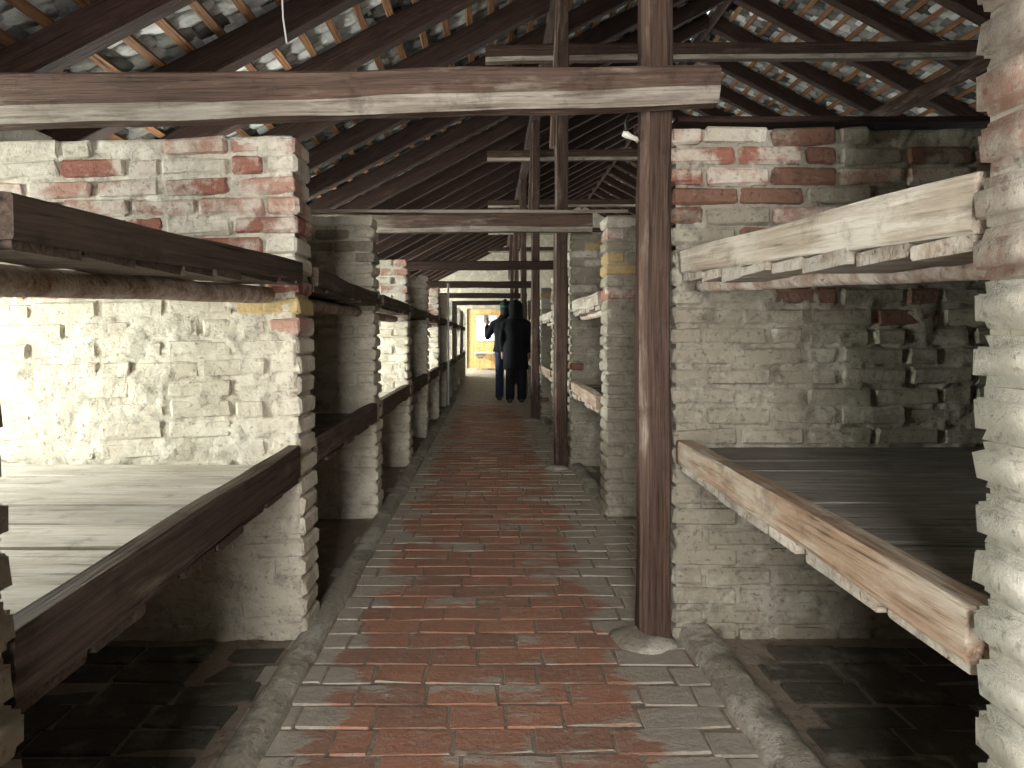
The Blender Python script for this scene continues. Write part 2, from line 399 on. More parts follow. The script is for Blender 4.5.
for wins, x in ((LWIN, XL-0.05), (RWIN, XR+0.05)):
    for y, w, z0, z1, e in wins:
        wn += 1; bm = bmesh.new(); s = 0.04
        add_box(bm, x-0.02, x+0.02, y-w/2, y+w/2, z0, z0+s); add_box(bm, x-0.02, x+0.02, y-w/2, y+w/2, z1-s, z1)
        add_box(bm, x-0.02, x+0.02, y-w/2, y-w/2+s, z0+s, z1-s); add_box(bm, x-0.02, x+0.02, y+w/2-s, y+w/2, z0+s, z1-s)
        add_box(bm, x-0.015, x+0.015, y-0.012, y+0.012, z0+s, z1-s); add_box(bm, x-0.015, x+0.015, y-w/2+s, y+w/2-s, (z0+z1)/2-0.012, (z0+z1)/2+0.012)
        o = tag(link('window_%d' % wn, bm_mesh(bm, 'window'), None, M['sash']), kind='structure')
        box_obj('pane', (x-0.002, x+0.002, y-w/2+s, y+w/2-s, z0+s, z1-s), M['glass'], o)

# ------------------------------------------------------------------ the setting: roof
roof = empty('ceiling'); tag(roof, 'open timber roof of dark rafters, laths and clay tiles', kind='structure')
RH = 0.19; cosA = 1/math.sqrt(1+SLOPE*SLOPE)
YR = [3.62+0.82*i for i in range(-7, 24)]; YR = [y for y in YR if YF-0.1 < y < YB+0.2]
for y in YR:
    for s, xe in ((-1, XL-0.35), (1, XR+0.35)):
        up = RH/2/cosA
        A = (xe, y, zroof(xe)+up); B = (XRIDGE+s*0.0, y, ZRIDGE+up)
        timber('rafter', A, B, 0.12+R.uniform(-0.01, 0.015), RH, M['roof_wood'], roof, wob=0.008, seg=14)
LATHX = 0.20; nl = int((XRIDGE-XL+0.3)/LATHX)
lm = timber_mesh(YB-YF+0.3, 0.058, 0.03, wob=0.004, ch=0.003, seg=40, seed=5)
lm.materials.append(M['lath_wood'])
zoff = RH/cosA
def roof_frame(s, dx, y, dz):
    x = XRIDGE+s*dx
    Mx = Matrix.Identity(4)
    ux = Vector((0, 1, 0)); uy = Vector((-s*cosA, 0, SLOPE*cosA)) ; uz = ux.cross(uy)
    if uz.z < 0: uy = -uy; uz = ux.cross(uy)
    for i in range(3): Mx[i][0] = ux[i]; Mx[i][1] = uy[i]; Mx[i][2] = uz[i]
    Mx.translation = Vector((x, y, zroof(x)+dz)); return Mx
for s in (-1, 1):
    for i in range(nl+1):
        o = link('lath', lm, roof); o.matrix_basis = roof_frame(s, 0.09+i*LATHX, (YB+YF)/2, zoff+0.014) @ Matrix.Rotation(math.pi if i % 2 else 0, 4, 'Z')
# clay tiles laid on the laths
def tile_mesh(rnd):
    bm = bmesh.new(); g = [[], []]; nx, ny = 2, 3
    for lay, z in ((0, 0.0), (1, 0.016)):
        for j in range(ny+1):
            for i in range(nx+1):
                x = (i/nx-0.5)*0.196; y_ = -0.08 + 0.42*j/ny
                g[lay].append(bm.verts.new((x+rnd.uniform(-1,1)*0.006, y_+rnd.uniform(-1,1)*0.012, z-0.022*(i == 1 and 0 < j < ny)+rnd.uniform(-1,1)*0.009*(lay == 0))))
    w = nx+1
    for j in range(ny):
        for i in range(nx):
            a = j*w+i
            bm.faces.new((g[0][a], g[0][a+w], g[0][a+w+1], g[0][a+1])); bm.faces.new((g[1][a], g[1][a+1], g[1][a+w+1], g[1][a+w]))
    loop = [i for i in range(w)] + [j*w+nx for j in range(1, ny+1)] + [ny*w+i for i in range(nx-1, -1, -1)] + [j*w for j in range(ny-1, 0, -1)]
    for q in range(len(loop)):
        a, b = loop[q], loop[(q+1) % len(loop)]; bm.faces.new((g[0][a], g[0][b], g[1][b], g[1][a]))
    bmesh.ops.recalc_face_normals(bm, faces=bm.faces)
    m_ = bm_mesh(bm, 'roof_tile', True); m_.materials.append(M['tile']); return m_
tiles = [tile_mesh(R) for _ in range(8)]
slots = []
for s in (-1, 1):
    for i in range(nl+1):
        y = YF-0.1+(0.09 if i % 2 else 0)
        while y < YB+0.2:
            slots.append((s, 0.09+i*LATHX, y)); y += 0.184
def tile_pose(sl):
    s, dx, y = sl
    f = roof_frame(s, dx, y, zoff+0.044)
    if s > 0: pass
    # local y of the roof frame points up or down the slope: make tiles run from the lath down over the next one
    down = f.to_3x3() @ Vector((0, 1, 0))
    flip = Matrix.Rotation(math.pi, 4, 'Z') if down.z > 0 else Matrix.Identity(4)
    return f @ flip @ Matrix.Rotation(R.gauss(0, 0.03), 4, 'Z') @ Matrix.Rotation(0.075+R.gauss(0, 0.012), 4, 'X') @ Matrix.Rotation(R.gauss(0, 0.03), 4, 'Y') @ Matrix.Translation((0, 0, 0.0))
def shown(sl):
    s, dx, y = sl; x = XRIDGE+s*dx; k = F/y if y > 1 else 1e9
    px = VPX+x*k; py = VPY-(zroof(x)+zoff-H)*k
    if not (0 < px < 1000 and -10 < py < 125): return 0
    if s > 0 and y < 5: return 0
    return k
big = sorted([t for t in slots if shown(t)], key=lambda t: -shown(t))
left_t = [t for t in big if t[0] < 0][:150]; right_t = [t for t in big if t[0] > 0][:150]
bs = set(left_t+right_t)
for t in left_t+right_t:
    o = link('roof_tile', R.choice(tiles), roof); o.matrix_basis = tile_pose(t)
vs, fs = [], []
tv = [([v.co.copy() for v in m_.vertices], [tuple(p.vertices) for p in m_.polygons]) for m_ in tiles]
for t in slots:
    if t in bs: continue
    V_, F_ = R.choice(tv); Mx = tile_pose(t); b0 = len(vs)
    vs.extend([tuple(Mx @ v) for v in V_]); fs.extend([tuple(b0+i for i in f_) for f_ in F_])
me = bpy.data.meshes.new('tile_field'); me.from_pydata(vs, [], fs); me.polygons.foreach_set('use_smooth', [True]*len(fs))
o = link('tile_field', me, roof, M['tile']); o['kind'] = 'stuff'
for x in (0.61,):
    timber('purlin', (x, YF, zroof(x)-0.08), (x, YB, zroof(x)-0.08), 0.13, 0.15, M['roof_wood'], roof, seg=40)
timber('ridge_board', (XRIDGE, YF, ZRIDGE+0.02), (XRIDGE, YB, ZRIDGE+0.02), 0.04, 0.16, M['roof_wood'], roof, seg=30)

# ------------------------------------------------------------------ brick partitions
def brick_mesh(lx, ly, lz, rnd, bev=0.009, jit=0.004, seg=1):
    bm = bmesh.new(); bmesh.ops.create_cube(bm, size=1.0)
    bmesh.ops.scale(bm, vec=(lx, ly, lz), verts=bm.verts)
    bmesh.ops.bevel(bm, geom=[e for e in bm.edges], offset=bev, segments=seg, affect='EDGES')
    for v in bm.verts: v.co += Vector((rnd.uniform(-1,1), rnd.uniform(-1,1), rnd.uniform(-1,1)))*jit
    return bm_mesh(bm, 'brick', seg > 1)
def variants(mats):
    return None
BR = {}
def brick_for(kind, matname, big=False):
    key = (kind, matname, big)
    if key not in BR:
        dims = {'s': (0.24, 0.13, 0.064), 'h': (0.115, 0.13, 0.064), 'eh': (0.115, TH, 0.064), 'es': (0.24, TH, 0.064)}[kind]
        if big: dims = (dims[0], dims[1], 0.069)
        BR[key] = []
        for _ in range(5):
            m_ = brick_mesh(*dims, R, 0.015 if big else 0.010, 0.0035 if big else 0.0045, 2 if big else 1)
            m_.materials.append(M[matname]); BR[key].append(m_)
    return R.choice(BR[key])
PITCH = 0.075
def pick(weights):
    r = R.random()*sum(w for _, w in weights)
    for n_, w in weights:
        r -= w
        if r <= 0: return n_
    return weights[-1][0]
def partition(side, n, ztop, label, upper, lower, mortar, ubricks, cover_up, cover_low, base_x=0.70, lean=0.0, zsplit=1.3, depth=None, special=(), skip_top=(), big=False, zlow=0.0, zbase=0.0):
    """brick pier wall standing square to the aisle. local x = distance from the aisle end, local y = thickness"""
    y0 = PY(n) + (0.02 if side > 0 and n else 0)
    depth = depth or (abs(XL)-base_x if side < 0 else 2.35)
    root = empty('brick_partition', (side*base_x, y0, zbase), (0, side*lean, 0))
    tag(root, label, 'wall', 'brick partitions between bunks')
    nc = int(round(ztop/PITCH))
    # mortar body: front face is an uneven grid that laps over some of the bricks
    bm = bmesh.new(); st = 0.014 if n == 1 else 0.03
    ug = max(4, int(min(depth, ubricks+0.3)/st)); us = [0.012+ (min(depth, ubricks+0.3)-0.012)*i/ug for i in range(ug+1)]
    if us[-1] < depth-0.02: us += [depth]
    zn = int((ztop-0.01)/st); zs = [(ztop-0.012)*j/zn for j in range(zn+1)]
    top_u = sorted(skip_top)
    def surf(u, z):
        w = min(1, max(0, (z-zsplit+0.08)/0.16)); cov = cover_low*(1-w)+cover_up*w
        q = noise.fractal(Vector((u*7+n*13+side*5, z*9, 2.0)), 0.8, 2.1, 4)
        return 0.016 - cov - 0.015*q - 0.006*noise.noise((u*38, z*45, n*3.0+side))
    g = [[bm.verts.new((side*u, surf(u, z), z)) for u in us] for z in zs]
    for j in range(len(zs)-1):
        for i in range(len(us)-1):
            q = (g[j][i], g[j][i+1], g[j+1][i+1], g[j+1][i])
            bm.faces.new(q if side > 0 else tuple(reversed(q)))
    yb = TH-0.012
    e = [[bm.verts.new((side*((0.019 if big else 0.013)+0.005*noise.noise((z*20, t*8, n))), 0.02+(yb-0.02)*t, z)) for t in (0, 0.5, 1)] for z in zs]
    for j in range(len(zs)-1):
        bm.faces.new((g[j][0], g[j+1][0], e[j+1][0], e[j][0]))
        for t in range(2): bm.faces.new((e[j][t], e[j+1][t], e[j+1][t+1], e[j][t+1]))
    bk = [(bm.verts.new((side*us[-1], yb, z))) for z in (zs[0], zs[-1])]
    bm.faces.new((e[0][2], bk[0], bk[1], e[-1][2])); bm.faces.new([g[-1][i] for i in range(len(us))]+[bk[1], e[-1][2], e[-1][1], e[-1][0]])
    bmesh.ops.recalc_face_normals(bm, faces=bm.faces)
    o = link('mortar_body', bm_mesh(bm, 'mortar_body', True), root, M[mortar])
    sp = {}
    for c, lst in special: sp[c] = lst
    for c in range(nc):
        zc = c*PITCH+PITCH/2
        if zc < zlow: continue
        u = -0.003 + R.uniform(-0.005, 0.006)*(0.5 if big else 1); first = True; idx = 0
        while u < min(depth, ubricks):
            if first: L, kind = (0.115, 'eh') if c % 2 else (0.24, 'es')
            else:
                L, kind = (0.24, 's') if R.random() > 0.13 else (0.115, 'h')
            if u+L > depth: break
            wts = upper if zc > zsplit else lower
            mn = sp[c][idx] if c in sp and idx < len(sp[c]) and sp[c][idx] else pick(wts)
            skip = (c == nc-1 and not first and R.random() < 0.25) or (zc > zsplit and not first and R.random() < 0.03)
            if not skip:
                o = link('brick', brick_for(kind, mn, big), root)
                dy = R.uniform(-0.004, 0.007); yc = (0.065 if kind in 'sh' else TH/2)+dy
                o.matrix_basis = (Matrix.Translation((side*(u+L/2), yc, zc+R.uniform(-0.003, 0.003)))
                                  @ Matrix.Rotation(R.gauss(0, 0.014), 4, 'Y') @ Matrix.Rotation(R.gauss(0, 0.006 if big else 0.014), 4, 'Z') @ Matrix.Rotation(math.pi*R.choice((0, 1)), 4, 'Z')
                                  @ Matrix.Diagonal((R.uniform(0.99, 1.01) if first else R.uniform(0.96, 1.02), 1, R.uniform(0.93, 1.03), 1)))
            u += L+0.011+R.uniform(-0.002, 0.004); first = False; idx += 1
    return root
UPL = [('wash_brick', 5), ('pink_brick', 2.6), ('red_brick', 2.0)]
LOWL = [('wash_brick', 9), ('pink_brick', 0.1)]
UPR = [('brown_brick', 5), ('grey_brick', 4), ('red_brick', 0.8), ('pink_brick', 0.6)]
LOWR = [('grey_brick', 10), ('brown_brick', 0.25)]
GUP = [('grey_brick', 8), ('yellow_brick', 0.8), ('wash_brick', 2), ('pink_brick', 0.5)]
partition(-1, 0, 1.88, 'limewashed brick partition at the left edge of the photo, nearest the camera', UPL, LOWL, 'mortar', 0.40, 0, 0.0, base_x=0.637, lean=math.radians(3.4), big=True)
partition(-1, 1, 1.88, 'bright limewashed brick partition with red bricks on top, left of the aisle', UPL, LOWL, 'mortar', 1.75, 0.001, 0.0115, base_x=0.682, lean=math.radians(1.3),
          special=[(22, ['pink_brick', 'red_brick']), (21, [None, 'pink_brick']), (20, ['red_brick', 'wash_brick']), (19, [None, 'red_brick', 'red_brick']), (24, ['pink_brick', 'pink_brick', 'wash_brick']), (16, ['yellow_brick']), (15, ['pink_brick'])])
partition(-1, 2, 1.88, 'second left partition with flaking grey brick top under the tie beam', [('wash_brick', 5), ('grey_brick', 4), ('yellow_brick', 0.8)], LOWL, 'mortar', 0.95, 0.002, 0.006, lean=math.radians(1.2), base_x=0.69)
partition(-1, 3, 1.80, 'third left partition with a pale face lit by a side window', [('wash_brick', 6), ('pink_brick', 3)], LOWL, 'mortar', 0.80, 0.001, 0.006, lean=math.radians(1.0), base_x=0.69,
          special=[(23, ['pink_brick'])])
partition(-1, 4, 1.80, 'fourth left partition, dark and unlit', UPL, LOWL, 'mortar', 0.75, 0.001, 0.006)
partition(-1, 5, 1.80, 'fifth left partition with orange red bricks above the upper board', [('red_brick', 5), ('pink_brick', 5)], LOWL, 'mortar', 0.75, 0.001, 0.006)
partition(1, 0, 2.35, 'bright rough brick pier filling the right edge of the photo', [('pale_brick', 5), ('pink_brick', 4)], [('pale_brick', 9), ('pink_brick', 0.6)], 'grey_mortar', 0.36, 0, 0.0, big=True, zsplit=1.2, base_x=0.692,
          special=[(25, ['pink_brick']), (22, ['wash_brick']), (18, ['pink_brick']), (17, ['pink_brick'])])
partition(1, 1, 1.95, 'grey brick partition with dark red top courses behind the right front post', UPR, LOWR, 'grey_mortar', 1.75, -0.002, 0.004, base_x=0.685, zsplit=1.5, zbase=-0.04,
          special=[(25, ['pink_brick', 'wash_brick', 'brown_brick']), (24, ['red_brick', 'red_brick']), (23, ['red_brick'])])
partition(1, 2, 1.89, 'narrow grey brick pier with one yellow and one red brick, right of aisle', GUP, LOWR, 'grey_mortar', 0.95, 0, 0.002, base_x=0.72,
          special=[(23, ['pink_brick']), (21, ['yellow_brick']), (18, ['red_brick'])])
partition(1, 3, 2.02, 'grey brick partition behind the second aisle post on the right', GUP, LOWR, 'grey_mortar', 0.85, 0, 0.004,
          special=[(22, [None, 'yellow_brick'])])
partition(1, 4, 1.80, 'fourth grey brick partition on the right, partly hidden', GUP, LOWR, 'grey_mortar', 0.7, 0, 0.004)
partition(1, 5, 1.80, 'fifth grey brick partition on the right, beside the third post', GUP, LOWR, 'grey_mortar', 0.7, 0, 0.004)
def far_partition(side, n, label):
    root = empty('brick_partition', (side*0.70, PY(n), 0)); tag(root, label, 'wall', 'brick partitions between bunks')
    depth = abs(XL)-0.70 if side < 0 else 2.35
    x0, x1 = sorted((side*0.012, side*depth))
    box_obj('mortar_body', (x0, x1, 0.012, TH-0.012, 0, 1.80), M['mortar' if side < 0 else 'grey_mortar'], root)
    bm = bmesh.new()
    for c in range(24):
        u = 0.0
        while u < 0.55:
            L = 0.115 if (u == 0 and c % 2) else 0.24
            a, b = sorted((side*u, side*(u+L))); yy = 0.12 if u else TH
            j = R.uniform(-0.004, 0.004)
            add_box(bm, a, b, j, yy, c*PITCH+0.006, c*PITCH+0.07); u += L+0.011
    o = link('brick_courses', bm_mesh(bm, 'brick_courses'), root, M['wash_brick' if side < 0 else 'grey_brick']); o['kind'] = 'stuff'
ORD = {6: 'sixth', 7: 'seventh', 8: 'eighth', 9: 'ninth', 10: 'tenth', 11: 'eleventh'}
for n in range(6, 12):
    far_partition(-1, n, ORD[n]+' left brick partition from the camera, far down the aisle')
    far_partition(1, n, ORD[n]+' right brick partition from the camera, far down the aisle')
# spine wall behind the right bunks
box_obj('wall_spine', (3.05, 3.25, 0.9, 20.5, 0, 1.75), M['grey_mortar']); tag(bpy.data.objects['wall_spine'], 'low grey spine wall behind the right bunks', kind='structure')

# ------------------------------------------------------------------ sleeping platforms
def lerp(a, b, t): return a+(b-a)*t
def platform(side, n, tier, label, zt0, zt1, h, deck_drop, bmat, pmat, log=None, endmat=None, xo=0.69, bw=0.05, plank_len=None):
    """front board along the aisle, planks running to the outer wall, plank ends under the board, a round log"""
    ya = PY(n)+TH+(0.02 if side > 0 and n else 0); yb = PY(n+1)+(0.02 if side > 0 else 0)
    ya += 0.008; yb -= 0.010
    yc = (ya+yb)/2; root = empty('sleeping_platform', (side*(xo+0.5), yc, (zt0+zt1)/2-0.1))
    tag(root, label, 'bunk', 'wooden sleeping platforms')
    x = side*(xo+bw/2)
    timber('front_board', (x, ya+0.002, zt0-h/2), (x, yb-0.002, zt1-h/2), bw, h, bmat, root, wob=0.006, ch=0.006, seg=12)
    y = ya+0.004; xin = xo+bw+0.004; xend = plank_len or ((abs(XL)-0.02) if side < 0 else 2.9)
    i = 0
    while y < yb-0.03:
        w = R.uniform(0.14, 0.21)
        if yb-(y+w) < 0.07: w = yb-y-0.004
        t = (y+w/2-ya)/(yb-ya); zt = lerp(zt0, zt1, t)-deck_drop+R.uniform(-0.003, 0.003)
        timber('plank', (side*xin, y+w/2, zt-0.015), (side*xend, y+w/2, zt-0.015), w-R.uniform(0.003, 0.006), 0.03, pmat, root, wob=0.003, ch=0.003, seg=6)
        # the lower plank layer whose ends show under the board
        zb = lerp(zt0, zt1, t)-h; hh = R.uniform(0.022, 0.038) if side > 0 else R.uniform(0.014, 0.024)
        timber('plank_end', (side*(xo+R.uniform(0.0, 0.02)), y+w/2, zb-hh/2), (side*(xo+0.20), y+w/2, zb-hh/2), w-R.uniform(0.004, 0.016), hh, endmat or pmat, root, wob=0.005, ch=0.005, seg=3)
        y += w; i += 1
    if log:
        (xa, za), (xb, zb), r = log
        bm = bmesh.new(); pts = []; rad = []
        for q in range(13):
            t = q/12; pts.append((side*lerp(xa, xb, t)+0.008*noise.noise((q*0.4, n, 3)), lerp(ya, yb, t), lerp(za, zb, t)+0.008*noise.noise((q*0.4, n, 7)))); rad.append(r*(1+0.10*noise.noise((q*0.7, 2, n))))
        tube(bm, pts, rad, 10)
        for v in bm.verts: v.co -= Vector(root.location)
        link('support_log', bm_mesh(bm, 'support_log', True), root, M['bark'])
    return root
NUM = ['nearest', 'second', 'third', 'fourth', 'fifth', 'sixth', 'seventh', 'eighth', 'ninth', 'tenth', 'eleventh']
for n in range(0, 11):
    nm = NUM[n]
    bm_l = M['dark_rail']
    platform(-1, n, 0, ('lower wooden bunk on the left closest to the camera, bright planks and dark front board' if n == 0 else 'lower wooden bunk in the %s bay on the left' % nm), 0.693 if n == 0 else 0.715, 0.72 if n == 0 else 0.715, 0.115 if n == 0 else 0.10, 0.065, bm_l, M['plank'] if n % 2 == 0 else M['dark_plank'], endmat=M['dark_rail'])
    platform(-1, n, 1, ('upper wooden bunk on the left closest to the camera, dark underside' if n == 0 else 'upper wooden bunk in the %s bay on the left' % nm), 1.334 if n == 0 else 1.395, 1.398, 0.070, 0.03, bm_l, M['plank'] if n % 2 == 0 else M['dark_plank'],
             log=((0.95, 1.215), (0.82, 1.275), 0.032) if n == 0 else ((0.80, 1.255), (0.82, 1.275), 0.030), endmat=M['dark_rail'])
    if n == 1: continue
    platform(1, n, 0, ('lower wooden bunk on the right closest to the camera, thick worn front board' if n == 0 else 'lower wooden bunk in the %s bay on the right' % nm), 0.732, 0.738, 0.085, 0.028, M['rail_wood'], M['dark_plank'], endmat=M['pale_wood'], xo=0.69, bw=0.065)
    platform(1, n, 1, ('upper wooden bunk on the right closest to the camera, pale board and log below' if n == 0 else 'upper wooden bunk in the %s bay on the right' % nm), 1.356 if n == 0 else 1.42, 1.445 if n == 0 else 1.42, 0.088, 0.03, M['pale_wood'], M['dark_plank'],
             log=((1.03, 1.245), (0.79, 1.315), 0.030) if n == 0 else ((0.8, 1.29), (0.8, 1.29), 0.028), endmat=M['pale_wood'], xo=0.70)

# ------------------------------------------------------------------ posts, tie beams, collar beams, braces
PN = ['thick dark brown timber post in the right foreground', 'second timber post along the right of the aisle', 'third timber post along the right of the aisle',
      'fourth timber post along the right of the aisle', 'fifth timber post along the right of the aisle', 'sixth timber post along the right of the aisle']
def footing(parent, x, y, rx, ry, h):
    bm = bmesh.new(); n = 20; prev = None; c = bm.verts.new((x, y, h))
    for k, (f, z) in enumerate(((0.45, 0.95), (0.75, 0.6), (1.0, 0.0), (1.02, -0.8))):
        ring = []
        for i in range(n):
            a = 2*math.pi*i/n; j = 1+0.25*noise.noise((math.cos(a)*1.5, math.sin(a)*1.5, k*0.3+x*7+y))
            ring.append(bm.verts.new((x+math.cos(a)*rx*f*j, y+math.sin(a)*ry*f*j, h*z+0.004*noise.noise((a*3, k, 1)))))
        for i in range(n):
            if prev is None: bm.faces.new((c, ring[i], ring[(i+1) % n]))
            else: bm.faces.new((prev[i], ring[i], ring[(i+1) % n], prev[(i+1) % n]))
        prev = ring
    o = link('mortar_footing', bm_mesh(bm, 'mortar_footing', True), parent, M['kerb'])
    o.location = -Vector(parent.location); return o
for i in range(6):
    n = 1+2*i; y = PY(n)+(0.03 if n == 1 else -0.02); x = 0.610
    zt = zroof(0.61)-0.16
    root = empty('timber_post', (x, y, 0)); tag(root, PN[i], 'post', 'timber posts along the aisle')
    wv = 0.11
    # post shaft, its flat side to the aisle, running up to the purlin
    timber('shaft', (x, y, 0.0), (x+0.01, y, zt), wv, 0.115, M['post_wood'], root, up=(0, 1, 0), wob=0.008, ch=0.012, seg=22, wane=0.04 if i == 0 else 0.025, wane_mat=M['beam_wood'])
    footing(root, x-0.04, y-0.02, 0.115, 0.12, 0.028)
    if i: # strut nailed to the aisle side of the shaft near the top
        timber('strut', (x-0.075, y, 2.75), (x-0.02, y-0.01, zt-0.02), 0.045, 0.09, M['beam_wood'], root, up=(0, 1, 0), seg=8)
    # tie beam across the aisle, resting on the left partition
    lab = ['heavy hewn tie beam crossing above the aisle in the foreground', 'second tie beam across the aisle', 'third dark tie beam across the aisle', 'fourth dark tie beam across the aisle', 'fifth dark tie beam across the aisle', 'sixth dark tie beam across the aisle'][i]
    if i == 0:
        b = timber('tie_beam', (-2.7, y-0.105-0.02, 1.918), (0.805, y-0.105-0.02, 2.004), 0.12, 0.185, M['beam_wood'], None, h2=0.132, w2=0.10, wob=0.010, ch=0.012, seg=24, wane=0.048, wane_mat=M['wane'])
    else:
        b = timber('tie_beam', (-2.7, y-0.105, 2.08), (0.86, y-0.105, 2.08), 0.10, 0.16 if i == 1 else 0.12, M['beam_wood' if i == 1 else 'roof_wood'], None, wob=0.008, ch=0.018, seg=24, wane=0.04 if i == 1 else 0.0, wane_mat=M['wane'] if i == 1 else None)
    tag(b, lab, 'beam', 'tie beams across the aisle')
    lab = ['collar beam high above the foreground post', 'long pale-edged collar beam across the roof at the top right', 'second collar beam below the roof behind the posts', 'third collar beam deep in the roof', 'fourth collar beam deep in the roof', 'fifth collar beam deep in the roof'][i]
    b = timber('collar_beam', (-0.04, y+0.115, 3.60), (6.3, y+0.115, 3.66), 0.10, 0.14, M['post_wood'], None, wob=0.006, ch=0.012, seg=20, wane=0.035, wane_mat=M['wane'])
    tag(b, lab, 'beam', 'collar beams under the roof')
y = PY(3)+0.10
b = timber('roof_brace', (3.0, y-0.06, 2.84), (4.6, y-0.06, 3.66), 0.08, 0.14, M['beam_wood'], None, seg=10); tag(b, 'sloping grey brace under the right roof near the brick pier', 'beam')
# thin battens
b = timber('batten', (-1.35, PY(2)+0.05, 1.905), (0.86, PY(2)+0.05, 1.905), 0.03, 0.018, M['pale_wood'], None, wob=0.002, ch=0.003); tag(b, 'thin pale batten spanning the aisle between two brick piers', 'batten')
b = timber('batten', (0.70, PY(1)+0.08, 1.93), (2.9, PY(1)+0.08, 1.93), 0.14, 0.022, M['roof_wood'], None, wob=0.003, ch=0.003); tag(b, 'thin dark board lying on top of the right brick partition', 'batten')

# ------------------------------------------------------------------ end door with bright window, bench
M['door_wood'] = wood('yellow_pine_door', (0.52,0.33,0.13), (0.70,0.48,0.22), None, grain=10)
door = empty('door_1', (-0.06, YB+0.05, 0)); tag(door, 'yellow plank door with a bright window at the far end of the aisle', kind='structure')
dx0, dx1, wx0, wx1, wz0, wz1 = -0.70, 0.70, -0.42, 0.30, 1.0, 1.86
xs = [dx0+0.2*i for i in range(8)]
for i in range(7):
    a, b_ = xs[i]+0.004, xs[i+1]-0.004
    if b_ > wx0 and a < wx1:
        box_obj('plank', (a, b_, 0, 0.035, 0.06, wz0), M['door_wood'], door); box_obj('plank', (a, b_, 0, 0.035, wz1, 2.06), M['door_wood'], door)
    else: box_obj('plank', (a, b_, 0, 0.035, 0.06, 2.06), M['door_wood'], door)
bm = bmesh.new()
add_box(bm, wx0-0.10, wx1+0.10, -0.02, 0.03, wz1, wz1+0.06); add_box(bm, wx0-0.10, wx1+0.10, -0.02, 0.03, wz0-0.06, wz0)
add_box(bm, wx0-0.10, wx0, -0.02, 0.03, wz0, wz1); add_box(bm, wx1, wx1+0.10, -0.02, 0.03, wz0, wz1)
link('window_frame', bm_mesh(bm, 'window_frame'), door, M['door_wood'])
box_obj('pane', (wx0, wx1, 0.012, 0.016, wz0, wz1), M['glass'], door)
bm = bmesh.new()
add_box(bm, dx0-0.05, dx1+0.05, 0.036, 0.06, 0.0, wz0); add_box(bm, dx0-0.05, dx1+0.05, 0.036, 0.06, wz1, 2.10)
add_box(bm, dx0-0.05, wx0, 0.036, 0.06, wz0, wz1); add_box(bm, wx1, dx1+0.05, 0.036, 0.06, wz0, wz1)
link('backing_board', bm_mesh(bm, 'backing_board'), door, M['rail_wood'])
box_obj('threshold', (-0.72, 0.72, -0.10, 0.06, 0.0, 0.055), M['pale_wood'], door)
bench = empty('wall_bench', (-0.05, YB-0.22, 0)); tag(bench, 'narrow white bench on dark half-round brackets before the far door', 'bench')
box_obj('seat', (-0.48, 0.58, -0.13, 0.13, 0.57, 0.615), M['sash'], bench)
for cx in (-0.27, 0.33):
    bm = bmesh.new(); add_prism(bm, [(cx+0.17*math.cos(math.pi+math.pi*k/8), 0.57+0.19*math.sin(math.pi+math.pi*k/8)) for k in range(9)], -0.08, 0.10)
    bmesh.ops.recalc_face_normals(bm, faces=bm.faces)
    link('bracket', bm_mesh(bm, 'bracket'), bench, M['rail_wood'])
    box_obj('leg', (cx-0.03, cx+0.03, -0.02, 0.04, 0.0, 0.40), M['door_wood'], bench)

# ------------------------------------------------------------------ two people seen from behind
M['skin'] = plain('skin', (0.45, 0.28, 0.21), 0.6); M['black_cloth'] = plain('black_coat_cloth', (0.006, 0.0065, 0.009), 0.95)
M['navy'] = plain('dark_denim', (0.02, 0.03, 0.06), 0.9); M['trouser'] = plain('dark_trousers', (0.014, 0.015, 0.022), 0.9)
M['hair'] = plain('dark_hair', (0.02, 0.015, 0.012), 0.7); M['teal'] = plain('teal_knit', (0.02, 0.16, 0.13), 0.9)
M['grey_cloth'] = plain('grey_sleeve_cloth', (0.10, 0.10, 0.13), 0.9); M['shoe'] = plain('dark_shoe_leather', (0.05, 0.045, 0.04), 0.5); M['phone'] = plain('phone_shell', (0.5, 0.52, 0.55), 0.3)
EX, EY, EZ = (1, 0, 0), (0, 1, 0), (0, 0, 1)
def limb(bm, joints, n=10):
    tube(bm, [j[0] for j in joints], [j[1] for j in joints], n)
def ell(bm, c, rx, ry, rz, n=12, rings=8):
    loft(bm, [((c[0], c[1], c[2]+rz*math.sin(t)), max(1e-3, rx*math.cos(t)), max(1e-3, ry*math.cos(t)), EX, EY) for t in [(-1.45+2.9*i/rings) for i in range(rings+1)]], n)
def remeshed(name, bm, parent, mat, vox=0.014):
    bmesh.ops.recalc_face_normals(bm, faces=bm.faces)
    o = link(name, bm_mesh(bm, name, True), parent, mat)
    md = o.modifiers.new('remesh', 'REMESH'); md.mode = 'VOXEL'; md.voxel_size = vox; md.use_smooth_shade = True
    s_ = o.modifiers.new('smooth', 'SMOOTH'); s_.factor = 0.6; s_.iterations = 3
    return o
def hand(bm, wrist, d, side):
    w = Vector(wrist); d = Vector(d).normalized(); u = Vector((side, 0, 0)) - d*d.dot(Vector((side, 0, 0))); u.normalize(); v = d.cross(u)
    limb(bm, [(w, 0.026), (w+d*0.045, 0.034), (w+d*0.085, 0.032)], 8)
    for k, (off, ln) in enumerate(((-0.027, 0.075), (-0.009, 0.085), (0.010, 0.080), (0.028, 0.062))):
        a = w+d*0.085+u*off; limb(bm, [(a, 0.010), (a+d*ln*0.5+v*0.008, 0.0095), (a+d*ln*0.85+v*0.03, 0.008)], 6)
    a = w+d*0.035-u*0.028; limb(bm, [(a, 0.012), (a+d*0.03-u*0.022, 0.011), (a+d*0.06-u*0.026+v*0.012, 0.009)], 6)
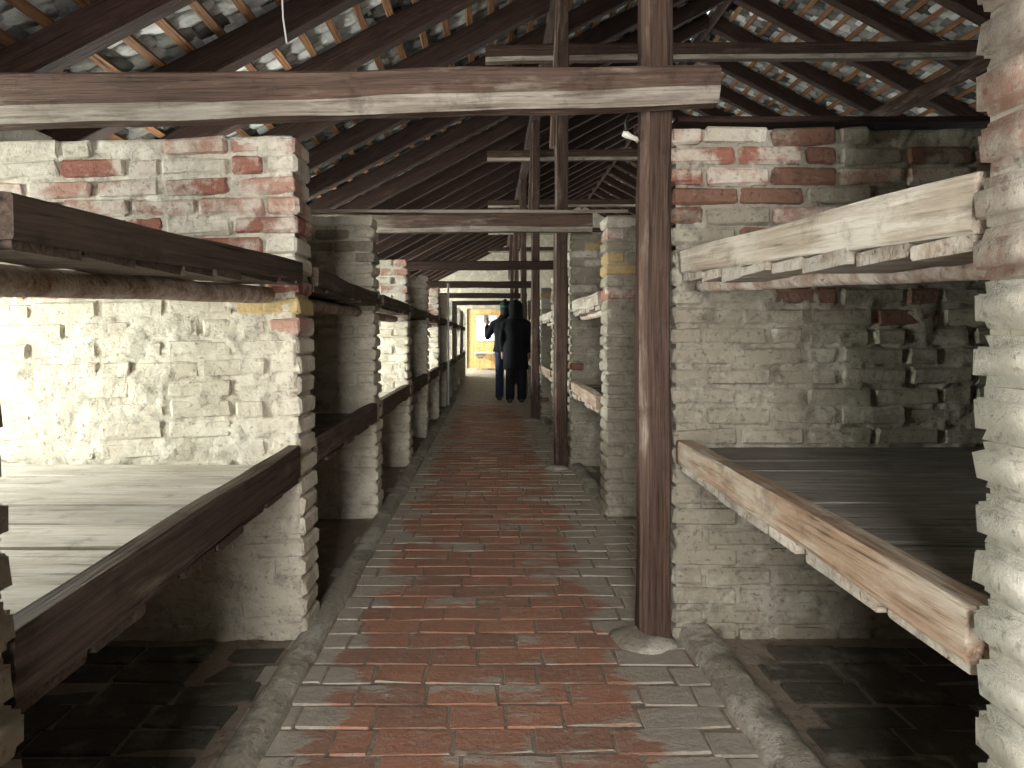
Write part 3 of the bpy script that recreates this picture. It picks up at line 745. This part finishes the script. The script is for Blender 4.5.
def person(label, loc, rz, hgt, coat_hem, coat_mat, leg_mat, arms, hat):
    root = empty('person', loc, (0, 0, rz)); s = hgt/1.72; root.scale = (s, s, s)
    tag(root, label, 'person')
    b = bmesh.new()
    loft(b, [((0, 0, z), rx, ry, EX, EY) for z, rx, ry in ((0.82, 0.15, 0.11), (0.95, 0.165, 0.12), (1.08, 0.14, 0.10), (1.25, 0.165, 0.11), (1.38, 0.175, 0.10), (1.44, 0.10, 0.07), (1.50, 0.055, 0.055), (1.54, 0.055, 0.055))], 14)
    ell(b, (0, 0.015, 1.615), 0.075, 0.095, 0.115)
    tube(b, [(0, 0.10, 1.62), (0, 0.125, 1.60)], [0.012, 0.014], 6)
    for sd in (-1, 1):
        ell(b, (sd*0.078, 0.0, 1.61), 0.012, 0.02, 0.03, 6, 4)
        limb(b, [((sd*0.085, 0, 0.90), 0.085), ((sd*0.088, 0.005, 0.70), 0.070), ((sd*0.09, 0.01, 0.48), 0.052), ((sd*0.092, -0.01, 0.30), 0.050), ((sd*0.095, -0.015, 0.08), 0.036)])
        limb(b, [((sd*0.095, -0.05, 0.045), 0.035), ((sd*0.10, 0.05, 0.04), 0.038), ((sd*0.105, 0.15, 0.03), 0.028)])
        sh, el, wr = arms[sd]
        limb(b, [((sd*0.13, 0, 1.38), 0.05), (sh, 0.05), (el, 0.04), (wr, 0.028)])
        hand(b, wr, Vector(wr)-Vector(el), sd)
    remeshed('body', b, root, M['skin'])
    c = bmesh.new()
    prof = [(coat_hem, 0.225, 0.165), (coat_hem+0.25*(0.95-coat_hem), 0.215, 0.16), (0.95, 0.20, 0.15), (1.10, 0.185, 0.14), (1.25, 0.20, 0.145), (1.38, 0.205, 0.13), (1.45, 0.13, 0.10), (1.52, 0.085, 0.085)]
    loft(c, [((0, 0, z), rx, ry, EX, EY) for z, rx, ry in prof], 18)
    for sd in (-1, 1):
        sh, el, wr = (Vector(q) for q in arms[sd])
        limb(c, [((sd*0.12, 0, 1.38), 0.07), (sh, 0.072), (sh.lerp(el, 0.5), 0.062), (el, 0.060), (el.lerp(wr, 0.5), 0.052), (el.lerp(wr, 0.93), 0.044)])
    remeshed('coat', c, root, coat_mat, 0.016)
    for sd in (-1, 1):
        t = bmesh.new(); limb(t, [((sd*0.086, 0, 0.92), 0.098), ((sd*0.090, 0.004, 0.70), 0.086), ((sd*0.094, 0.008, 0.48), 0.074), ((sd*0.097, -0.008, 0.28), 0.074), ((sd*0.10, -0.012, 0.06), 0.070)], 12)
        link('trouser_leg', bm_mesh(t, 'trouser_leg', True), root, leg_mat)
        t = bmesh.new(); limb(t, [((sd*0.098, -0.085, 0.045), 0.035), ((sd*0.10, -0.04, 0.05), 0.045), ((sd*0.104, 0.06, 0.045), 0.046), ((sd*0.108, 0.15, 0.036), 0.036), ((sd*0.108, 0.185, 0.03), 0.02)], 10)
        link('shoe', bm_mesh(t, 'shoe', True), root, M['shoe'])
    hh = bmesh.new()
    if hat == 'hood':
        loft(hh, [((0, yy, z), rx, ry, EX, EY) for z, rx, ry, yy in ((1.43, 0.15, 0.115, -0.02), (1.49, 0.108, 0.11, -0.03), (1.55, 0.116, 0.122, -0.02), (1.62, 0.122, 0.13, -0.01), (1.68, 0.112, 0.12, 0.0), (1.725, 0.08, 0.088, 0.0), (1.75, 0.03, 0.03, 0.0))], 14)
        link('hood', bm_mesh(hh, 'hood', True), root, M['black_cloth'])
    else:
        loft(hh, [((0, yy, z), rx, ry, EX, EY) for z, rx, ry, yy in ((1.50, 0.085, 0.07, -0.04), (1.58, 0.088, 0.095, -0.025), (1.64, 0.088, 0.10, -0.012))], 14)
        link('hair', bm_mesh(hh, 'hair', True), root, M['hair'])
        hb = bmesh.new()
        loft(hb, [((0, yy, z), rx, ry, EX, EY) for z, rx, ry, yy in ((1.62, 0.092, 0.112, 0.005), (1.67, 0.094, 0.113, 0.005))], 14)
        ho = link('hat_band', bm_mesh(hb, 'hat_band', True), root, M['teal'])
        hc = bmesh.new()
        loft(hc, [((0, yy, z), rx, ry, EX, EY) for z, rx, ry, yy in ((1.67, 0.092, 0.11, 0.005), (1.73, 0.075, 0.09, 0.0), (1.77, 0.035, 0.045, 0.0), (1.79, 0.02, 0.02, 0.0))], 14)
        link('hat', bm_mesh(hc, 'hat', True), root, M['hair'])
    return root
person('person in a long black hooded coat and dark trousers standing with back turned', (0.435, 11.2, 0.0), 0.06, 1.72, 0.57, M['black_cloth'], M['trouser'],
       {-1: ((-0.20, 0, 1.34), (-0.235, 0.0, 1.08), (-0.215, 0.10, 0.86)), 1: ((0.20, 0, 1.34), (0.24, -0.01, 1.08), (0.22, 0.06, 0.84))}, 'hood')
person('person in a dark jacket, blue jeans and teal-banded hat holding up a phone', (0.265, 11.62, 0.0), 0.10, 1.72, 0.86, M['black_cloth'], M['navy'],
       {-1: ((-0.20, 0.02, 1.34), (-0.30, 0.10, 1.12), (-0.29, 0.28, 1.34)), 1: ((0.20, 0, 1.34), (0.24, 0.0, 1.08), (0.20, 0.16, 0.96))}, 'hat')
bm = bmesh.new(); add_box(bm, -0.04, 0.04, -0.005, 0.005, -0.075, 0.075); bmesh.ops.bevel(bm, geom=list(bm.edges), offset=0.004, segments=1, affect='EDGES')
ph = link('mobile_phone', bm_mesh(bm, 'mobile_phone'), None, M['phone']); ph.location = (0.265-0.335, 11.62+0.34, 1.45); ph.rotation_euler = (0.1, 0, 0.1)
tag(ph, 'small silver phone held up by the person in the teal-banded hat', 'phone')

# ------------------------------------------------------------------ small fittings and a lit-edge strip
M['iron'] = plain('dark_iron', (0.05, 0.045, 0.04), 0.6, 0.8); M['ceramic'] = plain('white_ceramic', (0.6, 0.58, 0.52), 0.35); M['wire'] = plain('white_wire_and_lit_edge', (0.75, 0.74, 0.70), 0.5)
b = bmesh.new(); tube(b, [(-0.985, 3.10, 3.10), (-0.98, 3.10, 2.8), (-0.972, 3.10, 2.62), (-0.955, 3.10, 2.50)], 0.004, 6)
o = link('hanging_wire', bm_mesh(b, 'hanging_wire', True), None, M['wire']); tag(o, 'short white wire hanging from the roof at the top left', 'wire')
ins = empty('cable_bracket', (0.54, PY(1)-0.0, 1.86)); tag(ins, 'small iron bracket with white insulator on the foreground post', 'bracket')
b = bmesh.new(); tube(b, [(0.012, 0.04, 0.10), (-0.02, 0.03, 0.10), (-0.035, 0.02, 0.06), (-0.03, 0.02, 0.0)], 0.006, 8); link('hook', bm_mesh(b, 'hook', True), ins, M['iron'])
b = bmesh.new(); tube(b, [(-0.05, 0.0, 0.012), (-0.035, 0.0, 0.008), (-0.02, 0.0, 0.0), (0.0, 0.0, -0.008), (0.012, 0.02, -0.014)], [0.010, 0.014, 0.010, 0.009, 0.006], 8); link('insulator', bm_mesh(b, 'insulator', True), ins, M['ceramic'])

b = bmesh.new(); tube(b, [(-0.665, PY(6)-0.02, 0.0), (-0.667, PY(6)-0.02, 1.0), (-0.67, PY(6)-0.02, 1.98)], 0.016, 8)  # white strip added to draw the light on the partition's aisle edge
o = link('lit_edge_strip', bm_mesh(b, 'lit_edge_strip', True), None, M['wire']); tag(o, 'thin white strip standing in for the lit edge of a left partition far down the aisle', 'lit edge')
